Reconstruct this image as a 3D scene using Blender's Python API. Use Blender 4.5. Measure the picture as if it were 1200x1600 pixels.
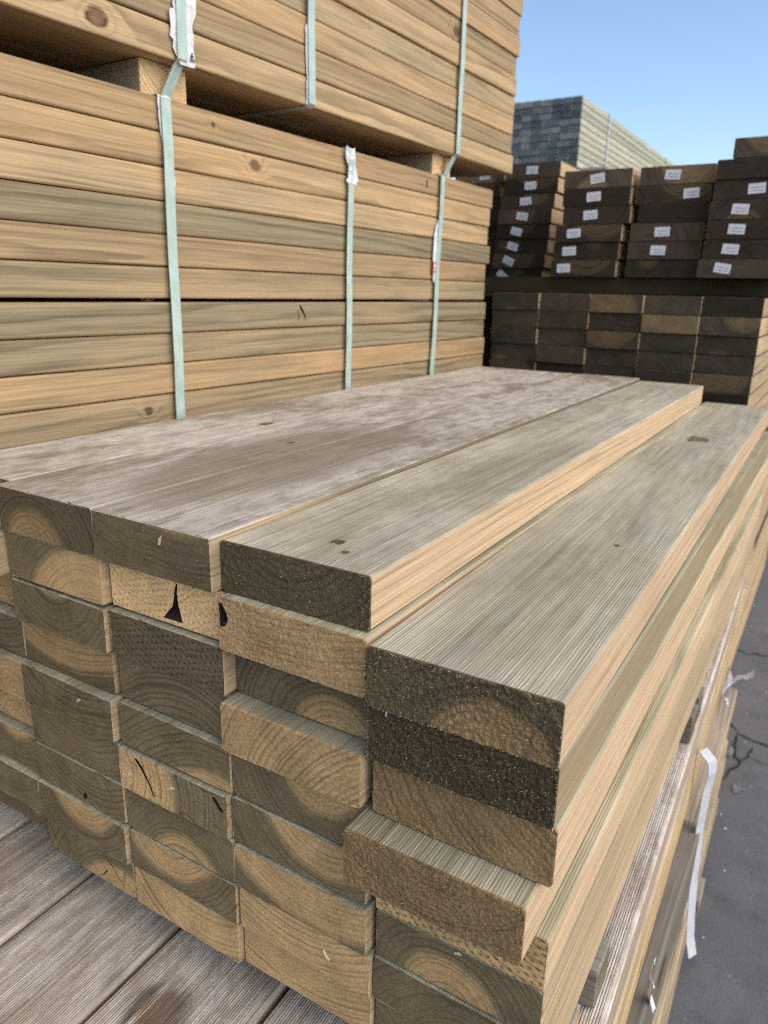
import bpy, math, random
import numpy as np
from mathutils import Matrix, Vector
R_ = math.radians
random.seed(7)
for o in list(bpy.data.objects): bpy.data.objects.remove(o)
sc = bpy.context.scene
col = sc.collection
G = 1.45                                   # camera height above the asphalt

# ------------------------------------------------------------------ camera
cam_d = bpy.data.cameras.new('camera'); cam = bpy.data.objects.new('camera', cam_d); col.objects.link(cam)
y_, p_, r_ = R_(31.06), R_(16.6), R_(1.3)
f = Vector((-math.sin(y_)*math.cos(p_), math.cos(y_)*math.cos(p_), -math.sin(p_)))
rt = Vector((math.cos(y_), math.sin(y_), 0)); up = rt.cross(f)
Rv = rt*math.cos(r_)+up*math.sin(r_); Uv = up*math.cos(r_)-rt*math.sin(r_)
cam.matrix_world = Matrix(((Rv.x, Uv.x, -f.x, 0), (Rv.y, Uv.y, -f.y, 0), (Rv.z, Uv.z, -f.z, G), (0, 0, 0, 1)))
cam_d.sensor_fit = 'VERTICAL'; cam_d.sensor_height = 36; cam_d.sensor_width = 27
cam_d.lens = 1160/1600*36
cam_d.clip_start = 0.02; cam_d.clip_end = 3000
cam_d.dof.use_dof = True; cam_d.dof.focus_distance = 0.57; cam_d.dof.aperture_fstop = 9.5
sc.camera = cam

# ------------------------------------------------------------------ sky and sun
SUN_EL, SUN_AZ = 42, 92                     # degrees; azimuth clockwise from +Y: from the right-hand side
w = bpy.data.worlds.new('World'); sc.world = w; w.use_nodes = True
nt = w.node_tree; bg = nt.nodes['Background']
sky = nt.nodes.new('ShaderNodeTexSky'); sky.sky_type = 'NISHITA'; sky.sun_disc = False
sky.sun_elevation = R_(SUN_EL); sky.sun_rotation = R_(SUN_AZ)
sky.air_density = 1.0; sky.dust_density = .6; sky.ozone_density = 2.2; sky.altitude = 50
nt.links.new(sky.outputs[0], bg.inputs[0]); bg.inputs[1].default_value = 0.10
sd = bpy.data.lights.new('sun', 'SUN'); sun = bpy.data.objects.new('sun', sd); col.objects.link(sun)
sd.energy = 1.35; sd.angle = R_(75); sd.color = (1, .83, .62)
to_sun = Vector((math.sin(R_(SUN_AZ))*math.cos(R_(SUN_EL)), math.cos(R_(SUN_AZ))*math.cos(R_(SUN_EL)), math.sin(R_(SUN_EL))))
sun.rotation_euler = to_sun.to_track_quat('Z', 'Y').to_euler()
sc.view_settings.view_transform = 'Standard'; sc.view_settings.look = 'None'
sc.view_settings.gamma = 1; sc.view_settings.exposure = 1.12
sc.render.film_transparent = False
sc.cycles.max_bounces = 4; sc.cycles.diffuse_bounces = 2; sc.cycles.glossy_bounces = 2
sc.cycles.use_denoising = False; sc.cycles.filter_width = 1.1
sc.cycles.use_adaptive_sampling = True; sc.cycles.adaptive_threshold = .04

# ------------------------------------------------------------------ node helper
class NB:
    def __init__(s, name):
        s.m = bpy.data.materials.new(name); s.m.use_nodes = True
        s.t = s.m.node_tree; s.b = s.t.nodes['Principled BSDF']
    def new(s, ty): return s.t.nodes.new(ty)
    def put(s, sock, v):
        if isinstance(v, bpy.types.NodeSocket): s.t.links.new(v, sock)
        elif isinstance(v, (tuple, list)):
            sock.default_value = tuple(v)+(1,) if (len(v) == 3 and sock.type == 'RGBA') else v
        else: sock.default_value = v
    def ma(s, op, a, b=0.0, c=None, clamp=False):
        n = s.new('ShaderNodeMath'); n.operation = op; n.use_clamp = clamp
        s.put(n.inputs[0], a); s.put(n.inputs[1], b)
        if c is not None: s.put(n.inputs[2], c)
        return n.outputs[0]
    def ss(s, x, a, b, lo=0.0, hi=1.0):
        n = s.new('ShaderNodeMapRange'); n.interpolation_type = 'SMOOTHSTEP'
        s.put(n.inputs['Value'], x); s.put(n.inputs['From Min'], a); s.put(n.inputs['From Max'], b)
        n.inputs['To Min'].default_value = lo; n.inputs['To Max'].default_value = hi
        return n.outputs[0]
    def vm(s, op, a, b=(0, 0, 0)):
        n = s.new('ShaderNodeVectorMath'); n.operation = op
        s.put(n.inputs[0], a); s.put(n.inputs[1], b)
        return n.outputs[0]
    def sep(s, v):
        n = s.new('ShaderNodeSeparateXYZ'); s.put(n.inputs[0], v); return n.outputs
    def com(s, x, y, z):
        n = s.new('ShaderNodeCombineXYZ'); s.put(n.inputs[0], x); s.put(n.inputs[1], y); s.put(n.inputs[2], z); return n.outputs[0]
    def noise(s, v, scale=1.0, detail=2.0, rough=.5, dist=0.0):
        n = s.new('ShaderNodeTexNoise'); s.put(n.inputs['Vector'], v)
        n.inputs['Scale'].default_value = scale; n.inputs['Detail'].default_value = detail
        n.inputs['Roughness'].default_value = rough; n.inputs['Distortion'].default_value = dist
        return n.outputs['Fac']
    def mix(s, f, a, b, mode='MIX'):
        n = s.new('ShaderNodeMix'); n.data_type = 'RGBA'; n.blend_type = mode
        s.put(n.inputs[0], f); s.put(n.inputs[6], a); s.put(n.inputs[7], b); return n.outputs[2]
    def scale(s, c, k):
        n = s.new('ShaderNodeVectorMath'); n.operation = 'SCALE'; s.put(n.inputs[0], c); s.put(n.inputs['Scale'], k); return n.outputs[0]
    def attr(s, name):
        n = s.new('ShaderNodeAttribute'); n.attribute_type = 'OBJECT'; n.attribute_name = name; return n.outputs['Vector']
    def tc(s, out='Object'):
        return s.new('ShaderNodeTexCoord').outputs[out]
    def bump(s, h, strength=.5, dist=.001):
        n = s.new('ShaderNodeBump'); n.inputs['Strength'].default_value = strength; n.inputs['Distance'].default_value = dist
        s.put(n.inputs['Height'], h); s.put(s.b.inputs['Normal'], n.outputs[0])

def wood(name, side, side2, top, heart, sap, end_k=1.0, knot_axis='z', rib=.0024, rib_amt=.5, late=.4, late_face=.22, grey=(.40, .385, .37), fleck=(.55, .42, .27), end_fleck=.5, warp=.012, streak=.44, ends=True, fine=True, dirt=(.42, .40, .38)):
    b = NB(name); ma, ss = b.ma, b.ss
    P = b.tc('Object'); N = b.tc('Normal')
    px, py, pz = b.sep(P); nx, ny, nz = b.sep(N)
    rnd = b.new('ShaderNodeObjectInfo').outputs['Random']
    off = b.com(ma('MULTIPLY', rnd, 31.7), ma('MULTIPLY', rnd, 57.3), ma('MULTIPLY', rnd, 17.9))
    Q = b.vm('ADD', P, off)
    pith = b.sep(b.attr('pith')); tone = b.sep(b.attr('tone')); shade = b.sep(b.attr('shade')); extra = b.sep(b.attr('extra'))
    endm = ma('MAXIMUM', ss(ma('ABSOLUTE', ny), .6, .8), ma('MULTIPLY', ss(py, .0030, .0012), ss(extra[2], .2, .3))); notend = ma('SUBTRACT', 1.0, endm)
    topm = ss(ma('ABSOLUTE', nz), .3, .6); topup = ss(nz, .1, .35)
    fib = b.noise(b.vm('MULTIPLY', Q, (420, 7, 420)), 1, 1, .6)
    fib2 = b.noise(b.vm('MULTIPLY', Q, (95, 1.6, 95)), 1, 2, .6)
    blot = b.noise(b.vm('MULTIPLY', Q, (13, 3.2, 13)), 1, 3, .6)
    # growth rings round the pith, wandering along the length
    low = b.vm('MULTIPLY', Q, (4, .7, 4))
    w1 = ma('SUBTRACT', b.noise(low, 1.0, 0), .5); w2 = ma('SUBTRACT', b.noise(b.vm('ADD', low, (9.3, 4.1, 2.2)), 1.0, 0), .5)
    dx = ma('ADD', ma('SUBTRACT', px, pith[0]), ma('MULTIPLY', w1, warp*2))
    dz = ma('ADD', ma('SUBTRACT', pz, pith[1]), ma('MULTIPLY', w2, warp*3))
    r = ma('SQRT', ma('ADD', ma('MULTIPLY', dx, dx), ma('MULTIPLY', dz, dz)))
    core = edge = None; infl = 0.0
    for kn in (('knot_a', 'knot_b') if fine else ('knot_a',)):
        k = b.sep(b.attr(kn)); u = px if knot_axis == 'z' else pz
        wob = ma('MULTIPLY', ma('ADD', ma('SUBTRACT', blot, .5), ma('MULTIPLY', ma('SUBTRACT', fib2, .5), .6)), ma('MULTIPLY', k[2], 1.8))
        du = ma('DIVIDE', ma('ADD', ma('SUBTRACT', u, k[0]), wob), k[2]); dy = ma('DIVIDE', ma('ADD', ma('SUBTRACT', py, k[1]), wob), ma('MULTIPLY', k[2], 1.35))
        d = ma('SQRT', ma('ADD', ma('MULTIPLY', du, du), ma('MULTIPLY', dy, dy)))
        c = ss(d, 1.1, .7); e = ma('MULTIPLY', ss(d, .6, 1.0), ss(d, 1.5, 1.02))
        i = ma('MULTIPLY', ma('POWER', 2.718, ma('MULTIPLY', ma('MULTIPLY', d, d), -.22)), ma('MULTIPLY', k[2], 1.6))
        core = c if core is None else ma('MAXIMUM', core, c); edge = e if edge is None else ma('MAXIMUM', edge, e)
        infl = ma('ADD', infl, i)
    kf = ma('MULTIPLY', notend, topm if knot_axis == 'z' else ma('SUBTRACT', 1.0, topm))
    core = ma('MULTIPLY', core, kf); edge = ma('MULTIPLY', edge, ma('MULTIPLY', kf, ss(fib2, .35, .6)))
    wig = ma('ADD', ma('MULTIPLY', ma('SUBTRACT', blot, .5), .008), ma('MULTIPLY', ma('SUBTRACT', fib2, .5), .0012))
    r1 = b.noise(b.com(ma('MULTIPLY', r, 75), ma('MULTIPLY', rnd, 40), ma('MULTIPLY', py, .25)), 1, 1)
    wig = ma('ADD', wig, ma('MULTIPLY', ma('SUBTRACT', r1, .5), .014))
    rr = ma('DIVIDE', ma('ADD', r, ma('ADD', ma('MULTIPLY', infl, kf), wig)), pith[2])
    t = ma('FRACT', rr)
    ringL = ma('MULTIPLY', ss(t, .35, .9), ss(t, 1.0, .92))
    rv = ma('FRACT', ma('MULTIPLY', ma('SINE', ma('MULTIPLY', ma('ADD', ma('FLOOR', rr), rnd), 12.9898)), 43.758))
    ringL = ma('MULTIPLY', ringL, ma('MULTIPLY', ma('ADD', .3, ma('MULTIPLY', rv, .8)), ss(blot, .25, .6, .35, 1.1)))
    # ribs left by the planer
    uu = ma('ADD', ma('MULTIPLY', px, topm), ma('MULTIPLY', pz, ma('SUBTRACT', 1.0, topm)))
    ribw = ma('SINE', ma('MULTIPLY', uu, 6.2832/rib))
    ribm = ma('MULTIPLY', ma('ADD', ma('MULTIPLY', topm, .75), .25), notend)
    # long faces
    hue = ma('ADD', shade[1], ma('MULTIPLY', ma('SUBTRACT', blot, .5), 2.2), clamp=True)
    heartmix = ss(ma('SUBTRACT', ma('ADD', r, ma('MULTIPLY', ma('SUBTRACT', blot, .5), .04)), tone[0]), -.008, .012)
    hue = ma('ADD', ma('MULTIPLY', hue, .6), ma('MULTIPLY', heartmix, ma('MULTIPLY', shade[2], .55)), clamp=True)
    face = b.mix(hue, side, side2)
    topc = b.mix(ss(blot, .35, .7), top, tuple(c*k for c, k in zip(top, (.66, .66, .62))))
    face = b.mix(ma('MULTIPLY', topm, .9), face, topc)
    if fine:
        wn = b.noise(b.vm('MULTIPLY', Q, (8, 3.4, 8)), 1, 5, .62, .3); wn2 = b.noise(b.vm('MULTIPLY', Q, (75, 26, 75)), 1, 3, .7)
        g0 = b.mix(ss(ma('ADD', ma('MULTIPLY', wn2, .6), ma('MULTIPLY', fib2, .4)), .40, .66), grey, tuple(c*.62*k for c, k in zip(grey, (1.0, .96, .91))))
        gcol = b.mix(ma('MULTIPLY', ss(ma('ADD', wn, ma('MULTIPLY', wn2, .3)), .56, .84), .85), g0, tuple(c*d_ for c, d_ in zip(grey, dirt)))
        st_ = b.sep(b.attr('stain'))
        sx = ma('DIVIDE', ma('SUBTRACT', px, st_[0]), st_[2]); sy = ma('DIVIDE', ma('SUBTRACT', py, st_[1]), ma('MULTIPLY', st_[2], 3.2))
        sd_ = ma('ADD', ma('SQRT', ma('ADD', ma('MULTIPLY', sx, sx), ma('MULTIPLY', sy, sy))), ma('ADD', ma('MULTIPLY', ma('SUBTRACT', wn, .5), 1.6), ma('MULTIPLY', ma('SUBTRACT', wn2, .5), .7)))
        gcol = b.mix(ma('MULTIPLY', ss(sd_, 1.15, .55), .8), gcol, tuple(c*d_ for c, d_ in zip(grey, dirt)))
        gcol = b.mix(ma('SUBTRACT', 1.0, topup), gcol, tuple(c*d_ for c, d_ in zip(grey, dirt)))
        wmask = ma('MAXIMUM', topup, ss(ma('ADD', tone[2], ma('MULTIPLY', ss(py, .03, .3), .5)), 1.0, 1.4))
        face = b.mix(ma('MULTIPLY', wmask, ma('MULTIPLY', tone[2], ss(wn, .22, .45, .6, 1.0))), face, gcol)
    gk = ma('SUBTRACT', 1.0, ma('MULTIPLY', ringL, ma('MULTIPLY', late_face, ma('SUBTRACT', 1.0, ma('MULTIPLY', ma('MULTIPLY', topup, tone[2]), .6)))))
    gk = ma('MULTIPLY', gk, ma('ADD', .60, ma('MULTIPLY', fib, .8)))
    gk = ma('MULTIPLY', gk, ma('ADD', 1-streak*.5, ma('MULTIPLY', fib2, streak)))
    gk = ma('MULTIPLY', gk, ma('ADD', 1.0, ma('MULTIPLY', ribw, ma('MULTIPLY', ribm, .22*rib_amt))))
    face = b.scale(face, gk)
    ks = ss(b.sep(b.attr('knot_a'))[2], .005, .008, .2, 1.0)
    ktone = ma('MULTIPLY', ks, 1.0)
    ktone = ma('ADD', ma('MULTIPLY', ks, .5), ma('MULTIPLY', ma('FRACT', ma('MULTIPLY', rr, 1.7)), .45))
    face = b.mix(ma('MULTIPLY', core, .8), face, b.scale((.20, .095, .045), ktone))
    face = b.mix(ma('MULTIPLY', edge, .85), face, (.025, .016, .012))
    full = face
    if ends:
        eb = b.noise(b.vm('MULTIPLY', Q, (28, 28, 28)), 1, 4, .62)
        es = ma('ADD', r, ma('MULTIPLY', ma('SUBTRACT', eb, .5), .026))
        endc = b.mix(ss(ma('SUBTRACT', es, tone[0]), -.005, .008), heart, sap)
        ek = ma('SUBTRACT', 1.0, ma('MULTIPLY', ringL, late))
        ek = ma('MULTIPLY', ek, ma('ADD', .5, ma('MULTIPLY', eb, 1.0)))
        en2 = b.noise(b.vm('MULTIPLY', Q, (420, 120, 560)), 1, 3, .75)
        ek = ma('MULTIPLY', ek, ma('ADD', .25, ma('MULTIPLY', en2, 1.5)))
        if fine:
            lat = ma('MULTIPLY', ss(ma('SINE', ma('MULTIPLY', ma('ADD', px, ma('MULTIPLY', pz, .9)), 6.2832/.0078)), -.2, .7), ss(ma('SINE', ma('ADD', ma('MULTIPLY', eb, 3.0), ma('MULTIPLY', ma('SUBTRACT', pz, ma('MULTIPLY', px, .28)), 6.2832/.0062))), -.2, .7))
            ek = ma('MULTIPLY', ek, ma('SUBTRACT', 1.0, ma('MULTIPLY', lat, ma('MULTIPLY', extra[0], .55))))
        endc = b.scale(endc, ma('MULTIPLY', ek, ma('MULTIPLY', tone[1], end_k)))
        if fine:
            en = b.noise(b.vm('MULTIPLY', Q, (1000, 250, 1300)), 1, 1, .7)
            endc = b.mix(ma('MULTIPLY', ss(en, .62, .78), ma('ADD', end_fleck*.45, ma('MULTIPLY', extra[2], .3))), endc, fleck)
            endc = b.scale(endc, ss(en, .42, .26, 1.0, .72))
            ang = ma('ARCTAN2', dz, dx)
            chk = b.noise(b.com(ma('MULTIPLY', ang, 7), ma('MULTIPLY', r, 14), rnd), 1, 1, .5)
            endc = b.mix(ma('MULTIPLY', ss(ma('ABSOLUTE', ma('SUBTRACT', chk, .5)), .010, .0), ma('MULTIPLY', extra[1], .8)), endc, (.015, .011, .008))
        full = b.mix(endm, face, endc)
    full = b.scale(full, shade[0])
    b.put(b.b.inputs['Base Color'], full)
    b.b.inputs['Roughness'].default_value = .85; b.b.inputs['Specular IOR Level'].default_value = .18
    if fine:
        h = ma('ADD', ma('MULTIPLY', ribw, ma('MULTIPLY', ribm, rib_amt)), ma('MULTIPLY', fib, ma('MULTIPLY', notend, 1.1)))
        if ends: h = ma('ADD', h, ma('MULTIPLY', en2, ma('MULTIPLY', endm, ma('ADD', .6, ma('MULTIPLY', extra[2], .6)))))
        b.bump(h, .55, .0007)
    return b.m

def plain(name, c, rough=.6, c2=None, sc_=60, bumpy=0.0, spec=.4, metal=0.0):
    b = NB(name)
    if c2:
        n = b.noise(b.tc('Object'), sc_, 4, .6); b.put(b.b.inputs['Base Color'], b.mix(b.ss(n, .35, .7), c, c2))
        if bumpy: b.bump(n, bumpy, .002)
    else: b.put(b.b.inputs['Base Color'], c)
    b.b.inputs['Roughness'].default_value = rough; b.b.inputs['Specular IOR Level'].default_value = spec
    b.b.inputs['Metallic'].default_value = metal
    return b.m

M = {}
M['front'] = wood('treated_pine', (.61, .435, .27), (.43, .335, .195), (.47, .445, .315), (.58, .375, .175), (.222, .163, .087), rib_amt=.28, grey=(.60, .545, .455), dirt=(.40, .34, .27), fleck=(.60, .44, .26), late_face=.24, end_fleck=1.0, streak=.32)
M['left'] = wood('pine_clean', (.63, .405, .205), (.36, .29, .175), (.52, .35, .19), (.45, .31, .17), (.25, .2, .12), knot_axis='x', rib=.003, rib_amt=.25, warp=.014, ends=False, late_face=.36, streak=.6)
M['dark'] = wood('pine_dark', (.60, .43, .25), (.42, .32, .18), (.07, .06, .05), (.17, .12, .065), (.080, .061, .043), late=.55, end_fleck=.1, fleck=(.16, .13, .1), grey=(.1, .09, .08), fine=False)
M['deck'] = wood('decking_pine', (.64, .43, .20), (.42, .33, .17), (.56, .46, .36), (.36, .25, .13), (.16, .13, .08), rib_amt=.1, grey=(.74, .68, .60), warp=.02, ends=False, dirt=(.55, .48, .42), late_face=.4)
M['pale'] = wood('pine_pale', (.62, .59, .44), (.44, .45, .35), (.4, .4, .3), (.22, .215, .20), (.125, .140, .150), late=.3, end_fleck=.2, fine=False)
M['bearer'] = wood('bearer_pine', (.42, .34, .24), (.28, .25, .19), (.40, .37, .33), (.50, .34, .18), (.25, .2, .13), knot_axis='x', fine=False)
M['strap'] = plain('strap_green', (.50, .62, .55), .32, (.40, .52, .45), 40)
M['strap_white'] = plain('strap_white', (.62, .64, .68), .35, (.5, .52, .57), 30)
M['paper'] = plain('paper_white', (.80, .80, .80), .8, (.66, .67, .69), 90, .5)
M['red'] = plain('red_print', (.55, .04, .06), .6)
M['ink'] = plain('black_print', (.03, .03, .03), .7)
M['bark'] = plain('bark', (.035, .018, .018), .8, (.012, .008, .008), 300, .6)
M['sliver'] = plain('pale_splinter', (.74, .66, .52), .8)
M['fuzz'] = plain('splinter', (.50, .37, .22), .9)

def asphalt():
    b = NB('asphalt'); P = b.tc('Object'); ma, ss = b.ma, b.ss
    n1 = b.noise(P, 1.3, 5, .6); n2 = b.noise(P, 210, 3, .7); n3 = b.noise(P, 95, 2, .5); n4 = b.noise(P, 9, 4, .65)
    c = b.mix(ss(n1, .3, .7), (.108, .111, .122), (.150, .153, .163))
    c = b.mix(ss(n4, .45, .75), c, (.085, .088, .096))
    c = b.mix(ss(n2, .5, .75), c, (.19, .19, .195))
    c = b.mix(ss(n3, .72, .80), c, (.30, .30, .31))
    c = b.mix(ss(n3, .30, .22), c, (.025, .025, .028))
    b.put(b.b.inputs['Base Color'], c); b.b.inputs['Roughness'].default_value = .85
    b.bump(ma('ADD', n2, n3), .6, .003); return b.m
M['asphalt'] = asphalt()
M['crack'] = plain('crack_fill', (.018, .018, .02), .95, (.03, .03, .032), 120)
M['chalk'] = plain('white_scuff', (.22, .23, .25), .9, (.10, .10, .11), 70)

def tagmat():
    b = NB('tag_print'); P = b.tc('Object'); x, y, z = b.sep(P); ma, ss = b.ma, b.ss
    ln = ss(ma('SINE', ma('MULTIPLY', z, 6.2832/.0072)), .0, .5)
    ch = ss(b.noise(b.com(ma('MULTIPLY', x, 420), ma('MULTIPLY', ma('FLOOR', ma('MULTIPLY', z, 1/.0072)), 5.3), 0.0), 1, 1), .42, .5)
    ins = ma('MULTIPLY', ss(ma('ABSOLUTE', x), .0148, .014), ss(ma('ABSOLUTE', z), .0078, .0072))
    b.put(b.b.inputs['Base Color'], b.mix(ma('MULTIPLY', ins, ma('MULTIPLY', ln, ma('MULTIPLY', ch, .8))), (.80, .81, .84), (.10, .11, .2)))
    b.b.inputs['Roughness'].default_value = .5; return b.m
M['tag'] = tagmat()

# ------------------------------------------------------------------ object helpers
def link(name, me, parent=None, loc=(0, 0, 0), rz=0.0):
    o = bpy.data.objects.new(name, me); col.objects.link(o)
    if parent: o.parent = parent
    o.location = loc; o.rotation_euler = (0, 0, rz); return o
def empty(name, loc, rz=0.0): return link(name, None, None, loc, rz)
def tag(o, label, cat, group=None):
    o['label'] = label; o['category'] = cat
    if group: o['group'] = group
    return o
def mesh(name, v, fc, mat, smooth=False):
    me = bpy.data.meshes.new(name); me.from_pydata([tuple(map(float, p)) for p in v], [], [tuple(map(int, q)) for q in fc])
    if mat: me.materials.append(mat)
    if smooth: me.polygons.foreach_set('use_smooth', [True]*len(me.polygons))
    me.update(); return me

def profile(w, h, rad, nw, nh, ribs=None, seed=0):
    """rounded rectangle, counter-clockwise seen from -Y (x right, z up), z from 0 to h"""
    pts = []
    def corner(cx, cz, a0):
        for k in range(4):
            a = R_(a0+90*k/3); pts.append((cx+rad*math.cos(a), cz+rad*math.sin(a)))
    def run(x0, z0, x1, z1, n):
        for k in range(1, n): pts.append((x0+(x1-x0)*k/n, z0+(z1-z0)*k/n))
    a = w/2
    corner(a-rad, rad, -90); run(a, rad, a, h-rad, nh); corner(a-rad, h-rad, 0)
    if ribs:
        n = int((w-2*rad)/ribs); x0 = a-rad
        step = (w-2*rad)/n
        for k in range(n):
            for fx, dz in ((.0, -.0004), (.22, .0), (.62, .0), (.84, -.0011), (.99, -.0011)): pts.append((x0-step*(k+fx), h+dz))
    else: run(a-rad, h, -a+rad, h, nw)
    corner(-a+rad, h-rad, 90); run(-a, h-rad, -a, rad, nh); corner(-a+rad, rad, 180)
    run(-a+rad, 0, a-rad, 0, nw)
    return np.array(pts)

def plank_mesh(L, w, h, mat, rad=.003, seed=0, bow=.0012, ragged=.0006, ribs=None, nw=5, nh=2, seg=10):
    rg = np.random.RandomState(seed)
    pr = profile(w, h, rad, nw, nh, ribs); n = len(pr)
    ys = np.concatenate([[0, .0012], np.linspace(.03, L-.03, seg), [L-.0012, L]])
    v = []; ph = rg.rand(4)*6.28
    for j, y in enumerate(ys):
        e = 0.0008 if j in (0, len(ys)-1) else 0.0
        c = np.array([0, h/2]); q = c+(pr-c)*(1-np.array([e*2/w, e*2/h]))
        q = q+np.array([bow*math.sin(y*2.1+ph[0])+.4*bow*math.sin(y*7+ph[1])-bow*math.sin(ph[0])-.4*bow*math.sin(ph[1]), 0])
        q = q+rg.randn(n, 2)*(.00012 if 1 < j < len(ys)-2 else .0)
        yy = np.full(n, y)
        if j in (0, 1): yy = yy+np.abs(rg.randn(n))*ragged*(.6 if j == 0 else 1)
        v += [(a, b_, c_) for (a, c_), b_ in zip(q, yy)]
    fc = []
    for j in range(len(ys)-1):
        for k in range(n):
            k2 = (k+1) % n; fc.append((j*n+k, j*n+k2, (j+1)*n+k2, (j+1)*n+k))
    fc.append(tuple(range(n))[::-1]); m = (len(ys)-1)*n; fc.append(tuple(m+k for k in range(n)))
    return mesh('plank', v, fc, mat)

def blur(a, k=1):
    for _ in range(k):
        p = np.pad(a, 1, mode='edge'); a = (p[:-2, 1:-1]+p[2:, 1:-1]+p[1:-1, :-2]+p[1:-1, 2:]+2*p[1:-1, 1:-1])/6
    return a

def rough_plank_mesh(L, w, h, mat, rad=.003, seed=0, amp=.0012, cell=.0011, bow=.001):
    """plank with a torn, rough-sawn near end built as a fine relief"""
    rg = np.random.RandomState(seed); nx = int(w/cell); nz = int(h/cell)
    X, Z = np.meshgrid(np.linspace(-w/2, w/2, nx+1), np.linspace(0, h, nz+1), indexing='ij')
    cx = np.clip(X, -w/2+rad, w/2-rad); cz = np.clip(Z, rad, h-rad)
    dx, dz = X-cx, Z-cz; m = np.maximum(np.abs(dx), np.abs(dz)); ln = np.hypot(dx, dz)
    k = np.where(ln > 0, m/np.maximum(ln, 1e-9), 1); X = cx+dx*k; Z = cz+dz*k
    D = blur(rg.randn(nx+1, nz+1), 1)*amp*1.1+blur(rg.randn(nx+1, nz+1), 5)*amp*1.1+np.maximum(rg.randn(nx+1, nz+1)-1.4, 0)*amp*.9
    idx = np.arange((nx+1)*(nz+1)).reshape(nx+1, nz+1)
    v = np.stack([X.ravel(), -D.ravel(), Z.ravel()], 1).tolist()
    fc = []
    a = idx[:-1, :-1].ravel(); b = idx[1:, :-1].ravel(); c = idx[1:, 1:].ravel(); d = idx[:-1, 1:].ravel()
    fc += list(zip(a.tolist(), b.tolist(), c.tolist(), d.tolist()))
    per = np.concatenate([idx[:-1, 0], idx[-1, :-1], idx[:0:-1, -1], idx[0, :0:-1]])
    n = len(per); base = np.array([v[i] for i in per])
    ys = np.concatenate([[.004, .012], np.linspace(.05, L-.02, 8), [L]]); prev = per.tolist(); ph = rg.rand()*6.28
    for y in ys:
        s = len(v)
        jit = rg.randn(n)*(.00025 if y < .02 else .0001)
        for q, jj in zip(base, jit): v.append((q[0]+bow*(math.sin(y*2.1+ph)-math.sin(ph)), y, q[2]+jj*.5))
        cur = list(range(s, s+n))
        for i in range(n):
            j = (i+1) % n; fc.append((prev[i], cur[i], cur[j], prev[j])[::-1] if False else (prev[j], prev[i], cur[i], cur[j]))
        prev = cur
    fc.append(tuple(prev))
    return mesh('plank', v, fc, mat)

def wprops(o, pith=(0, .1, .006), tone=(.05, 1, 0), shade=(1, .4, .5), extra=(0, 0, 0), ka=None, kb=None):
    o['pith'] = [float(x) for x in pith]; o['tone'] = [float(x) for x in tone]; o['shade'] = [float(x) for x in shade]; o['extra'] = [float(x) for x in extra]
    o['stain'] = [5.0, -9.0, .01]
    o['knot_a'] = [float(x) for x in (ka or (5, -9, .001))]; o['knot_b'] = [float(x) for x in (kb or (5, -9, .001))]
    return o
def rprops(o, rnd, pale=1.0, ka=None, kb=None):
    return wprops(o, (rnd.uniform(-.06, .06), rnd.choice((rnd.uniform(-.09, .0), rnd.uniform(.045, .14))), rnd.uniform(.0045, .0075)),
                  (rnd.uniform(.0, .11), rnd.uniform(.75, 1.1)*pale, 0), (rnd.uniform(.84, 1.1), rnd.uniform(.0, .9), rnd.uniform(.1, 1)), (0, .5 if rnd.random() < .3 else 0, 0), ka, kb)

def ribbon(name, path, wdir, width, mat, parent=None, th=.0009, smooth=False, widths=None):
    """flat strap of real thickness swept along path; wdir = across direction"""
    P = [Vector(p) for p in path]; W = Vector(wdir).normalized(); v = []; fc = []
    for i, p in enumerate(P):
        t = (P[min(i+1, len(P)-1)]-P[max(i-1, 0)]).normalized(); nn = W.cross(t).normalized()
        hw = (widths[i] if widths else width)/2
        for s, q in ((-1, -1), (1, -1), (1, 1), (-1, 1)): v.append(p+W*hw*s+nn*th/2*q)
    for i in range(len(P)-1):
        for k in range(4): fc.append((4*i+k, 4*i+(k+1) % 4, 4*i+4+(k+1) % 4, 4*i+4+k))
    fc.append((3, 2, 1, 0)); m = 4*(len(P)-1); fc.append((m, m+1, m+2, m+3))
    return link(name, mesh(name, v, fc, mat), parent)

def paper(name, pts, mat, parent, seed, amp=.003, th=.0004, nrow=14, ncol=5):
    """torn, crumpled paper strip hanging in the local y-z plane in front of x=0; pts = rows (z, y_left, y_right, x)"""
    rg = np.random.RandomState(seed); v = []; fc = []
    zs = np.linspace(0, len(pts)-1, nrow)
    for t in zs:
        i = min(int(t), len(pts)-2); k = t-i
        z, a, b_, x = [pts[i][q]*(1-k)+pts[i+1][q]*k for q in range(4)]
        a += rg.randn()*.0012; b_ += rg.randn()*.0012
        for c in range(ncol): v.append((x+abs(rg.randn())*amp*.45, a+(b_-a)*c/(ncol-1), z+rg.randn()*.001))
    n = len(v); v += [(x-th, y, z) for x, y, z in v]
    for r in range(nrow-1):
        for c in range(ncol-1):
            a = r*ncol+c; q = (a, a+1, a+ncol+1, a+ncol); fc.append(q); fc.append(tuple(n+i for i in q[::-1]))
    rim = [c for c in range(ncol)]+[r*ncol+ncol-1 for r in range(1, nrow)]+[(nrow-1)*ncol+c for c in range(ncol-2, -1, -1)]+[r*ncol for r in range(nrow-2, 0, -1)]
    for i in range(len(rim)):
        a, b_ = rim[i], rim[(i+1) % len(rim)]; fc.append((a, n+a, n+b_, b_))
    return link(name, mesh(name, v, fc, mat), parent)

ORD = ['', 'first', 'second', 'third', 'fourth', 'fifth', 'sixth', 'seventh', 'eighth', 'ninth', 'tenth']

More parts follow.
